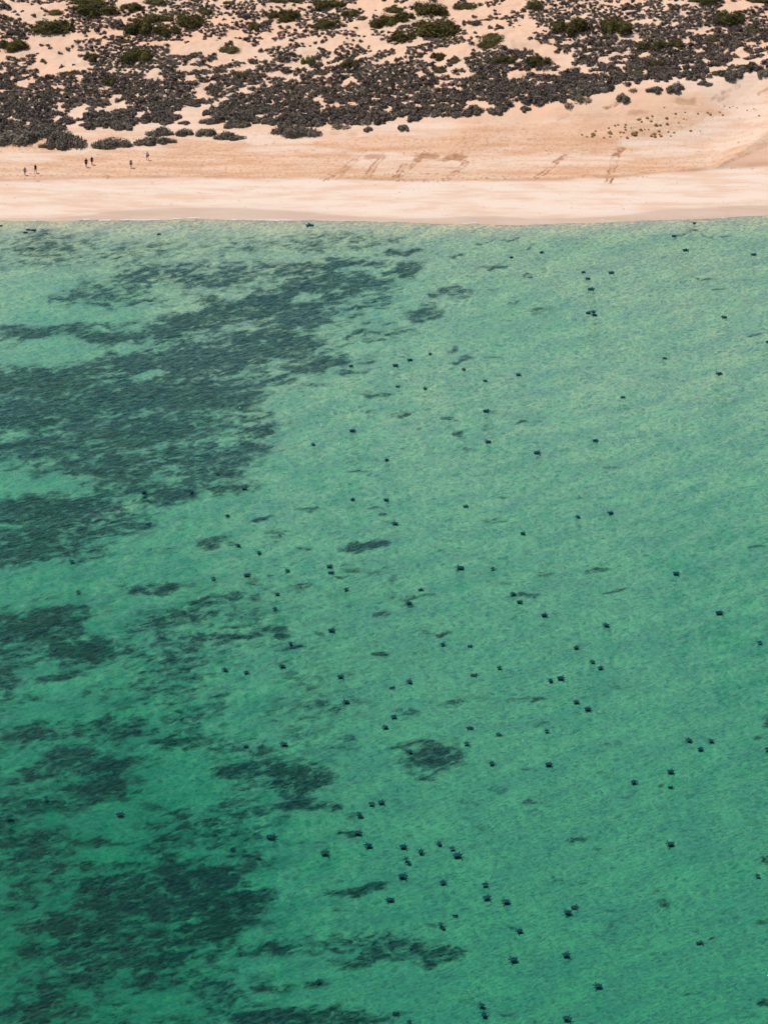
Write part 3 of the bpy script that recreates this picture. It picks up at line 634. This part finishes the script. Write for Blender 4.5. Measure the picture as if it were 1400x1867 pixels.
def scrub_stuff():
    g = np.random.default_rng(4); src = []
    for k in range(6):
        V, Q = leaf_cloud(g, lobes(g, 4, .34, .20, .32), 130, .085, core=False)
        nu = 7; base = len(V); V = list(V); Q = list(Q)
        for rr, zz in ((.28, 0), (.20, .4), (.06, .6)):
            for i in range(nu):
                t = 6.283 * i / nu; q = rr * (1 + .3 * g.normal() * .5); V.append((q * math.cos(t), q * math.sin(t), zz))
        for j in range(2):
            for i in range(nu): Q.append((base + j * nu + i, base + j * nu + (i + 1) % nu, base + (j + 1) * nu + (i + 1) % nu, base + (j + 1) * nu + i))
        src.append((np.array(V), np.array(Q)))
    VV = []; QQ = []; off = 0
    for n, i in enumerate(rest):
        V, Q = src[n % 6]; a = g.uniform(0, 6.28); ca, sa = math.cos(a), math.sin(a)
        P = V @ np.array([[ca, sa, 0], [-sa, ca, 0], [0, 0, 1]]) * [W[i] * 1.2, W[i] * 1.2, W[i] * g.uniform(.32, .62)] + [x[i], y[i], z[i] - .03]
        VV.append(P); QQ.append(Q + off); off += len(V)
    # litter and seedlings between the shrubs
    o = link('dune_scrub', mesh_np('dune_scrub', np.concatenate(VV), np.concatenate(QQ), M_GREY)); tag(o, 'mass of small dark grey saltbushes covering the sandy dunes', 'scrub', kind='stuff')
    print('scrub', len(rest), 'quads', sum(len(q) for q in QQ))
scrub_stuff()

# ------------------------------------------------------------------ turtles
def tube_bm(bm, pts, rads, flat=1.0, seg=8):
    """closed tapered tube through pts; rads half widths, flat = thickness ratio in z"""
    rings = []
    for i, p in enumerate(pts):
        p = Vector(p); a = Vector(pts[max(i - 1, 0)]); b = Vector(pts[min(i + 1, len(pts) - 1)])
        t = (b - a).normalized(); s = t.cross(Vector((0, 0, 1)))
        s = s.normalized() if s.length > 1e-4 else Vector((1, 0, 0)); u = s.cross(t)
        r = rads[i]; rings.append([bm.verts.new(p + s * r * math.cos(k * 2 * math.pi / seg) + u * r * flat * math.sin(k * 2 * math.pi / seg)) for k in range(seg)])
    for i in range(len(rings) - 1):
        for k in range(seg): bm.faces.new((rings[i][k], rings[i][(k + 1) % seg], rings[i + 1][(k + 1) % seg], rings[i + 1][k]))
    bm.faces.new(rings[0][::-1]); bm.faces.new(rings[-1])
def ell(bm, c, r, u=16, v=10):
    bmesh.ops.create_uvsphere(bm, u_segments=u, v_segments=v, radius=1, matrix=Matrix.Translation(c) @ Matrix.Diagonal((*r, 1)))
def turtle_mesh(var):
    sw = [0.25, 0.75, -0.1, 0.5][var]
    bm = bmesh.new()
    # carapace, heart shaped: broad ahead, pointed behind; overall length ~1, head to +x
    n = 24
    rings = []
    for j in range(7):
        q = j / 6
        ring = []
        for i in range(n):
            t = 2 * math.pi * i / n
            rx = .40 if math.cos(t) < 0 else .33
            yy = .30 * math.sin(t) * (1 + .10 * math.cos(t)) * (1 if math.cos(t) > -.3 else 1 - .25 * (-math.cos(t) - .3))
            xx = rx * math.cos(t) - .05
            k = math.cos(q * math.pi / 2); ring.append(bm.verts.new((xx * k, yy * k, .015 + .115 * math.sin(q * math.pi / 2))) if j < 6 else None)
        rings.append(ring)
    top = bm.verts.new((-.03, 0, .13)); bot = bm.verts.new((-.04, 0, -.07))
    for j in range(5):
        for i in range(n): bm.faces.new((rings[j][i], rings[j][(i + 1) % n], rings[j + 1][(i + 1) % n], rings[j + 1][i]))
    for i in range(n):
        bm.faces.new((rings[5][i], rings[5][(i + 1) % n], top)); bm.faces.new((rings[0][(i + 1) % n], rings[0][i], bot))
    tube_bm(bm, [(.20, 0, .03), (.32, 0, .035), (.40, 0, .04)], [.09, .065, .06], .8)            # neck
    ell(bm, (.43, 0, .045), (.095, .066, .055)); tube_bm(bm, [(.47, 0, .04), (.535, 0, .03)], [.04, .018], .8)
    for s in (-1, 1):
        z0 = .035
        a = sw if s > 0 else sw * .6 + .15
        p0 = Vector((.20, s * .20, z0)); p1 = p0 + Vector((math.cos(1.2 - a * .2) * .17, s * math.sin(1.2 - a * .2) * .17, 0))
        d = Vector((-math.sin(a), s * math.cos(a), 0)); p2 = p1 + d * .17; p3 = p2 + Vector((-math.sin(a + .35), s * math.cos(a + .35), 0)) * .14
        tube_bm(bm, [p0, p1, p2, p3], [.065, .075, .055, .018], .30)
        q0 = Vector((-.28, s * .15, .03)); b_ = 2.3 + .3 * math.sin(var * 2 + s)
        q1 = q0 + Vector((math.cos(b_), s * math.sin(b_), 0)) * .13; q2 = q1 + Vector((math.cos(b_ + .3), s * math.sin(b_ + .3), 0)) * .09
        tube_bm(bm, [q0, q1, q2], [.05, .06, .025], .30)
    tube_bm(bm, [(-.40, 0, .02), (-.52, 0, .015)], [.03, .008], .8)
    bmesh.ops.recalc_face_normals(bm, faces=bm.faces)
    me = bpy.data.meshes.new('tmp'); bm.to_mesh(me); bm.free()
    o = bpy.data.objects.new('tmp', me); COL.objects.link(o)
    r = o.modifiers.new('r', 'REMESH'); r.mode = 'VOXEL'; r.voxel_size = .014; r.use_smooth_shade = True
    sm = o.modifiers.new('s', 'SMOOTH'); sm.iterations = 2
    dg = bpy.context.evaluated_depsgraph_get(); out = bpy.data.meshes.new_from_object(o.evaluated_get(dg))
    bpy.data.objects.remove(o); out.materials.clear(); out.materials.append(M_TURTLE); out.name = 'sea_turtle'
    return out
def turtle_mat():
    m, t, out = mat('turtle_skin'); b = NB(t)
    o = b.n('ShaderNodeTexCoord').outputs['Object']
    vor = b.n('ShaderNodeTexVoronoi', feature='DISTANCE_TO_EDGE', ins={'Vector': o, 'Scale': 6.5})
    cc = b.mix(b.rng(b.noise(o, 9, 4), .4, .65), (0.004, 0.040, 0.050), (0.012, 0.078, 0.088))
    cc = b.mix(b.rng(vor.outputs[0], 0.0, .04), (0.004, 0.016, 0.020), cc)
    cc = b.mix(b.math('MULTIPLY', b.n('ShaderNodeObjectInfo').outputs['Random'], .6), cc, (0.028, 0.075, 0.066))
    p = b.n('ShaderNodeBsdfPrincipled', ins={'Base Color': cc, 'Roughness': .9, 'Specular IOR Level': .0})
    bp = b.n('ShaderNodeBump', ins={'Strength': .5, 'Distance': .01, 'Height': b.rng(vor.outputs[0], 0, .05)}); t.links.new(bp.outputs[0], p.inputs['Normal'])
    t.links.new(p.outputs[0], out.inputs[0]); return m
M_TURTLE = turtle_mat()
TM = [turtle_mesh(i) for i in range(4)]
# x, y, width in the photograph, heading in degrees (0 right, 90 away), depth below the surface
TU = [(52,419,10,10),(62,420,11,0),(47,424,10,190),(290,427,10,40),(1.5,412,8,0),(565,411,17,175),(640,667,10,10),(932,469,10,20),(987,460,11,20),(784,645,9,70),(747,656,11,185),(721,666,12,5),(845,673,10,150),(884,694,11,160),(945,683,12,15),(775,708,10,80),
 (886,749,13,0),(725,706,9,0,.7),(1265,407,9,100),(1228,432,10,0,.6),(1249,456,14,10),(1373,464,12,190),(1063,496,10,10),(1071,508,11,170),(1114,497,12,0),(1077,527,14,5),(1072,570,12,10),(1083,574,12,170),(1081,568,10,100),(1319,578,12,180),(1211,655,11,160,.8),(1310,681,14,195),(1399,623,9,0),(1135,726,10,0,.8),
 (263,897,12,20),(350,897,12,60),(131,1023,11,170),(143,1079,10,30),(271,956,11,0,.8),(643,785,13,5),(571,810,11,150),(446,890,13,10),(643,910,11,20),(415,940,10,10),(397,866,12,0,.8),(434,994,13,160),(472,1007,12,110),(524,1040,10,180),(601,1032,13,0),(604,1046,12,0,1.0),(451,1048,14,5),(389,1054,10,20),(506,1083,10,10),(501,1109,11,30),(631,1074,13,30),(704,911,11,0),
 (705,838,11,20),(889,805,13,175),(979,825,14,5),(849,924,13,10,.6),(720,954,15,160),(953,972,11,10),(838,1035,17,175),(898,1036,12,25),(767,1075,14,15,.4),(745,1099,13,170),(935,1082,14,160),(947,1097,12,0),(992,1121,15,10),(1085,803,12,0),(1112,935,14,190),(1053,942,11,150),(1232,1045,14,0),(1311,1117,17,5),
 (84,1454,12,120),(17,1489,16,30),(220,1485,17,5,.7),(605,1149,14,0),(530,1173,11,80),(410,1220,15,150),(449,1225,14,20),(514,1214,13,180),(621,1233,14,10),(630,1279,15,170),(449,1361,13,20,.5),(517,1356,16,175),(677,1465,13,0),(695,1462,16,10),(654,1483,11,180),(657,1489,15,160,.7),(807,1174,13,20),(857,1179,12,10,.8),(746,1242,17,135),(910,1217,11,10),(864,1232,14,0,.9),
 (1003,1240,12,100),(1022,1236,15,0),(1050,1180,14,20),(718,1306,13,10),(702,1325,14,170),(856,1327,15,175,.5),(909,1339,15,160,.5),(850,1355,14,25),(996,1332,13,30),(747,1370,14,150),(896,1391,16,60),(1000,1393,16,5),(1050,1279,15,15),(715,1255,12,0,.9),(1104,1139,16,160),(1384,1171,11,10),(1079,1206,13,160),(1094,1217,14,20),(1071,1292,15,10),(1255,1349,17,150),(1295,1350,14,160),
 (1276,1365,15,20),(1222,1406,15,10),(1155,1425,17,25),(1222,1436,12,0,1.0),(1398,1365,9,0),(495,1526,20,0,.5),(471,1561,12,120),(653,1518,16,0),(592,1554,18,5),(671,1541,17,180),(425,1548,12,10,.9),(580,1789,14,30),(735,1543,16,10),(767,1552,13,90),(800,1537,13,95),(824,1546,13,20),(834,1559,20,5),(740,1566,10,60),(745,1574,11,120,.6),(734,1597,18,0),(807,1608,16,25),(710,1640,17,180,.4),
 (884,1612,14,10),(887,1636,18,10),(921,1643,18,170),(1034,1663,17,190),(1047,1654,15,0,.5),(803,1685,13,80),(807,1692,13,120,.7),(830,1670,12,0,1.0),(946,1697,17,195,.3),(935,1749,19,190),(1032,1740,18,5),(877,1832,18,160),(882,1849,13,90),(1033,1856,18,0),(746,1863,13,90),(722,1848,16,0,.8),(1221,1538,17,190),(1380,1596,11,160),(1089,1797,19,175,.2),(1275,1719,18,20,.9)]
NEARN = [min(math.hypot(a[0] - b[0], (a[1] - b[1]) * 1.8) for b in TU if b is not a) for a in TU]
def tzone(i):
    px_, py_ = TU[i][:2]
    r = [(440, 'close to the beach'), (520, 'in the pale shallows'), (620, 'past the shallows'), (720, 'level with the big seagrass bed'), (860, 'just past the big seagrass bed'), (960, 'above mid-water'), (1060, 'in mid-water'), (1160, 'below mid-water'), (1260, 'in the upper deep half'), (1350, 'amid the deeper water'), (1450, 'in deeper green water'), (1560, 'well offshore'), (1660, 'far offshore'), (1760, 'near the bottom'), (2000, 'at the bottom edge')]
    for a, n in r:
        if py_ < a: break
    return n + (' left' if px_ < 467 else (' centre' if px_ < 933 else ' right'))
TLB = zone_labels([(t[0], t[1]) for t in TU], tzone, lambda i: ('faint submerged sea turtle' if len(TU[i]) > 4 and TU[i][4] >= .4 else 'dark sea turtle'))
for i, t in enumerate(TU):
    dep = t[4] if len(t) > 4 else 0.0
    X, Y = on_plane(t[0], t[1], -dep * .28 if dep else 0.0); X = float(X); Y = float(Y)
    s = F / (Y * CP + CAM_H * SP); th = R(t[3] + random.uniform(-6, 6))
    ext = abs(math.cos(th)) * 1.0 + abs(math.sin(th)) * .85
    L = min(1.5, max(.8, t[2] / s / ext * 1.08))
    o = link('sea_turtle', TM[i % 4]); o.rotation_euler.z = th; o.scale = (L, L, L)
    bed = float(height(X, Y))
    o.location = (X, Y, max(-dep * .28, bed + .10) if dep else 0.012)
    tag(o, TLB[i], 'sea turtle', 'sea turtles gathered in the shallow bay')

# ------------------------------------------------------------------ people
M_SKIN = simple('skin', (0.42, 0.24, 0.16), .6); M_SKIN2 = simple('tanned_skin', (0.25, 0.13, 0.085), .6)
M_HAIR = simple('hair', (0.02, 0.014, 0.01), .6)
def cloth(n, c1): return simple(n, c1, .85, tuple(v * .8 for v in c1), 9, .4)
M_BLUE = cloth('blue_cotton', (0.20, 0.24, 0.40)); M_NAVY = cloth('navy_cloth', (0.02, 0.025, 0.05)); M_BLACK = cloth('black_cloth', (0.012, 0.011, 0.013))
M_WHITE = cloth('white_cotton', (0.72, 0.72, 0.76)); M_MAUVE = cloth('mauve_cloth', (0.35, 0.30, 0.42)); M_PLUM = cloth('plum_cloth', (0.10, 0.05, 0.07)); M_PBLUE = cloth('pale_blue_cloth', (0.50, 0.56, 0.72)); M_EYE = simple('eye', (.01, .01, .01), .2)
def skin_mesh(V, E, rad, root, level=1):
    me = bpy.data.meshes.new('tmp'); me.from_pydata(V, E, []); o = bpy.data.objects.new('tmp', me); COL.objects.link(o)
    m = o.modifiers.new('k', 'SKIN')
    for i, r in enumerate(rad): me.skin_vertices[0].data[i].radius = (r, r) if isinstance(r, float) else r; me.skin_vertices[0].data[i].use_root = (i == root)
    s = o.modifiers.new('s', 'SUBSURF'); s.levels = level; s.render_levels = level
    dg = bpy.context.evaluated_depsgraph_get(); out = bpy.data.meshes.new_from_object(o.evaluated_get(dg)); bpy.data.objects.remove(o)
    out.polygons.foreach_set('use_smooth', [True] * len(out.polygons)); return out
def person(px_, py_, hgt, face, step, arm, lean, look, label, hat=None, extra=None):
    X, Y, Z = (float(v[0]) for v in at(px_, py_)); k = hgt / 1.75
    root = bpy.data.objects.new('person', None); COL.objects.link(root); root.location = (X, Y, Z); root.rotation_euler.z = R(face); root.scale = (k, k, k); root.empty_display_size = .2
    tag(root, label, 'person', 'people walking along the beach')
    # faces +y, left is -x.  step = forward reach of the feet
    def yz(zv, y0=0.0): return y0 + lean * max(zv - .95, 0)
    J = {}; J['pel'] = (0, 0, .96); J['wst'] = (0, yz(1.10), 1.12); J['chs'] = (0, yz(1.3), 1.32); J['nkb'] = (0, yz(1.46) , 1.47); J['nk'] = (0, yz(1.53) + .015, 1.535); J['hd'] = (0, yz(1.6) + .03, 1.63); J['crn'] = (0, yz(1.7) + .02, 1.715)
    rad = dict(pel=(.145, .11), wst=(.13, .095), chs=(.155, .11), nkb=(.08, .065), nk=.052, hd=(.078, .092), crn=(.062, .075))
    E = [('pel', 'wst'), ('wst', 'chs'), ('chs', 'nkb'), ('nkb', 'nk'), ('nk', 'hd'), ('hd', 'crn')]
    for s, nm in ((-1, 'l'), (1, 'r')):
        f = step * s
        J['hip' + nm] = (s * .095, 0, .90); J['kn' + nm] = (s * .10, f * .55 + .03, .50); J['an' + nm] = (s * .10, f - .02, .085 + (max(-f, 0) * .12)); J['to' + nm] = (s * .12, f + .15, .035)
        rad.update({'hip' + nm: .092, 'kn' + nm: .058, 'an' + nm: .038, 'to' + nm: (.036, .028)})
        E += [('pel', 'hip' + nm), ('hip' + nm, 'kn' + nm), ('kn' + nm, 'an' + nm), ('an' + nm, 'to' + nm)]
        g_ = -arm * s; y0 = yz(1.42)
        J['sh' + nm] = (s * .19, y0, 1.42); J['el' + nm] = (s * .245, y0 + g_ * .5 - .02, 1.13); J['wr' + nm] = (s * .25, y0 + g_ + .06, .90)
        rad.update({'sh' + nm: .055, 'el' + nm: .040, 'wr' + nm: .027})
        E += [('nkb', 'sh' + nm), ('sh' + nm, 'el' + nm), ('el' + nm, 'wr' + nm)]
    keys = list(J); ix = {n: i for i, n in enumerate(keys)}
    body = skin_mesh([J[n] for n in keys], [(ix[a], ix[b]) for a, b in E], [rad[n] for n in keys], ix['pel'])
    bm = bmesh.new(); bm.from_mesh(body)
    for s, nm in ((-1, 'l'), (1, 'r')):                       # hands: palm, four curled fingers, a thumb
        w_ = Vector(J['wr' + nm]); dn = (w_ - Vector(J['el' + nm])).normalized(); fw = Vector((0, 1, 0)); sd = dn.cross(fw).normalized() * s
        tube_bm(bm, [w_ - dn * .02, w_ + dn * .04, w_ + dn * .095], [.026, .036, .036], .45)
        for q in range(4):
            b0 = w_ + dn * .088 + fw * (.027 - .018 * q); ln = (.036, .041, .039, .031)[q]
            b1 = b0 + dn * ln - sd * .006; b2 = b1 + dn * ln * .7 - sd * .02
            tube_bm(bm, [b0, b1, b2], [.0095, .0085, .006], 1, 6)
        t0 = w_ + dn * .03 + fw * .03; tube_bm(bm, [t0, t0 + dn * .025 + fw * .022, t0 + dn * .055 + fw * .028], [.012, .010, .007], 1, 6)
    hd = Vector(J['hd']); n0 = len(bm.faces)
    tube_bm(bm, [hd + Vector((0, .085, .015)), hd + Vector((0, .112, -.018)), hd + Vector((0, .09, -.026))], [.009, .014, .012], 1, 6)   # nose
    for s in (-1, 1): ell(bm, hd + Vector((s * .080, 0, -.005)), (.012, .02, .03), 8, 6)                                                   # ears
    tube_bm(bm, [hd + Vector((-.024, .086, -.05)), hd + Vector((0, .095, -.052)), hd + Vector((.024, .086, -.05))], [.004, .008, .004], .8, 6)
    bm.faces.ensure_lookup_table(); n1 = len(bm.faces)
    for s in (-1, 1): ell(bm, hd + Vector((s * .031, .082, .018)), (.012, .008, .008), 8, 6)
    bm.faces.ensure_lookup_table()
    for f_ in bm.faces: f_.material_index = 0; f_.smooth = True
    for f_ in bm.faces[n1:]: f_.material_index = 1
    bm.to_mesh(body); bm.free(); body.materials.clear(); body.materials.append(look['skin']); body.materials.append(M_EYE); body.name = 'body'
    link('body', body, root)
    def wear(name, ks, es, grow, m_, ovr={}):
        P = {n: ovr.get(n, J[n]) for n in ks}; kk = list(P); jx = {n: i for i, n in enumerate(kk)}
        rr = []
        for n in kk:
            r = rad.get(n, .06) if n in rad else ovr[n + '_r']
            rr.append(tuple(v + grow for v in r) if isinstance(r, tuple) else r + grow)
        me = skin_mesh([P[n] for n in kk], [(jx[a], jx[b]) for a, b in es], rr, 0); me.materials.clear(); me.materials.append(m_); me.name = name
        return link(name, me, root)
    half = lambda a, b, t: tuple(J[a][i] * (1 - t) + J[b][i] * t for i in range(3))
    J['cutl'] = half('shl', 'ell', look.get('sleeve', .55)); J['cutr'] = half('shr', 'elr', look.get('sleeve', .55)); rad['cutl'] = rad['cutr'] = .05
    J['hem'] = (0, 0, look.get('hem', .93)); rad['hem'] = (.150, .12)
    wear('shirt', ['chs', 'wst', 'hem', 'nkb', 'shl', 'shr', 'cutl', 'cutr'], [('chs', 'wst'), ('wst', 'hem'), ('chs', 'nkb'), ('nkb', 'shl'), ('nkb', 'shr'), ('shl', 'cutl'), ('shr', 'cutr')], .022, look['top'])
    sl = look.get('short', .7)
    for s in 'lr': J['th' + s] = half('hip' + s, 'kn' + s, sl); rad['th' + s] = .078
    wear('shorts', ['pel', 'hipl', 'hipr', 'thl', 'thr'], [('pel', 'hipl'), ('pel', 'hipr'), ('hipl', 'thl'), ('hipr', 'thr')], .018, look['low'])
    bm = bmesh.new(); ell(bm, hd + Vector((0, -.018, .045)), (.088, .098, .085), 14, 10)
    if look.get('long'): tube_bm(bm, [hd + Vector((0, -.06, .03)), hd + Vector((0, -.095, -.08)), hd + Vector((0, -.10, -.2))], [.07, .06, .02], .9)
    me = bpy.data.meshes.new('hair'); bm.to_mesh(me); bm.free(); me.materials.append(M_HAIR); link('hair', me, root)
    if hat:
        bm = bmesh.new(); ell(bm, hd + Vector((0, -.01, .075)), (.097, .108, .075), 14, 10)
        bmesh.ops.create_cone(bm, cap_ends=True, segments=20, radius1=.165, radius2=.10, depth=.025, matrix=Matrix.Translation(hd + Vector((0, 0, .062))))
        me = bpy.data.meshes.new('hat'); bm.to_mesh(me); bm.free(); me.materials.append(hat); link('hat', me, root)
    return root, k, J
def bag(root, k, off, r, m_, name, label):
    bm = bmesh.new(); ell(bm, (0, 0, 0), r, 14, 10)
    for v in bm.verts:
        v.co.z = max(min(v.co.z, r[2] * .85), -r[2] * .85); v.co.x = max(min(v.co.x, r[0] * .8), -r[0] * .8)
    tube_bm(bm, [(0, -r[1] * .6, r[2] * .6), (0, -r[1] * .4, r[2] + .14), (0, 0, r[2] + .2), (0, r[1] * .4, r[2] + .14), (0, r[1] * .6, r[2] * .6)], [.014] * 5, 1, 6)
    me = bpy.data.meshes.new(name); bm.to_mesh(me); bm.free(); me.materials.append(m_)
    o = link(name, me); o.location = root.matrix_basis @ Vector(off); o.rotation_euler.z = root.rotation_euler.z; o.scale = (k, k, k)
    tag(o, label, 'bag')
r1 = person(46.5, 320, 1.62, 200, .20, .12, .06, dict(skin=M_SKIN, top=M_BLUE, low=M_BLUE, sleeve=.9, hem=.80, short=.9), 'person in a loose pale blue shirt and shorts, leftmost of the six walkers')
bag(r1[0], r1[1], (0.0, -.17, 1.27), (.14, .09, .19), M_NAVY, 'backpack', 'small navy backpack worn by the leftmost walker')
person(66, 316, 1.74, 165, .22, .16, .03, dict(skin=M_SKIN2, top=M_BLACK, low=M_BLACK, short=.45, sleeve=.3), 'person in black top and short shorts with bare legs, second walker from the left')
person(158, 305.5, 1.82, 205, .15, .08, .05, dict(skin=M_SKIN2, top=M_BLACK, low=M_BLACK, short=.85, sleeve=.9, hem=.85, long=1), 'tall person in black top and black shorts, nearer of the dark pair')
person(168.5, 301, 1.66, 200, .16, .08, .04, dict(skin=M_SKIN2, top=M_BLACK, low=M_NAVY, short=.75, sleeve=.9, hem=.86, long=1), 'shorter person dressed in black, further of the dark pair')
person(239.5, 306.3, 1.72, 190, .20, .18, .02, dict(skin=M_SKIN, top=M_MAUVE, low=M_BLACK, short=.8, sleeve=.5), 'person in a white hat, mauve shirt and black shorts', hat=M_WHITE)
r6 = person(269.5, 292, 1.68, 160, .20, .10, .04, dict(skin=M_SKIN, top=M_PBLUE, low=M_PLUM, short=.85, sleeve=.6), 'person in a white-blue shirt and plum shorts, rightmost and closest to the scrub')
bag(r6[0], r6[1], (-.30, -.02, .98), (.07, .14, .12), M_PLUM, 'shoulder_bag', 'dark plum bag at the hip of the rightmost walker')
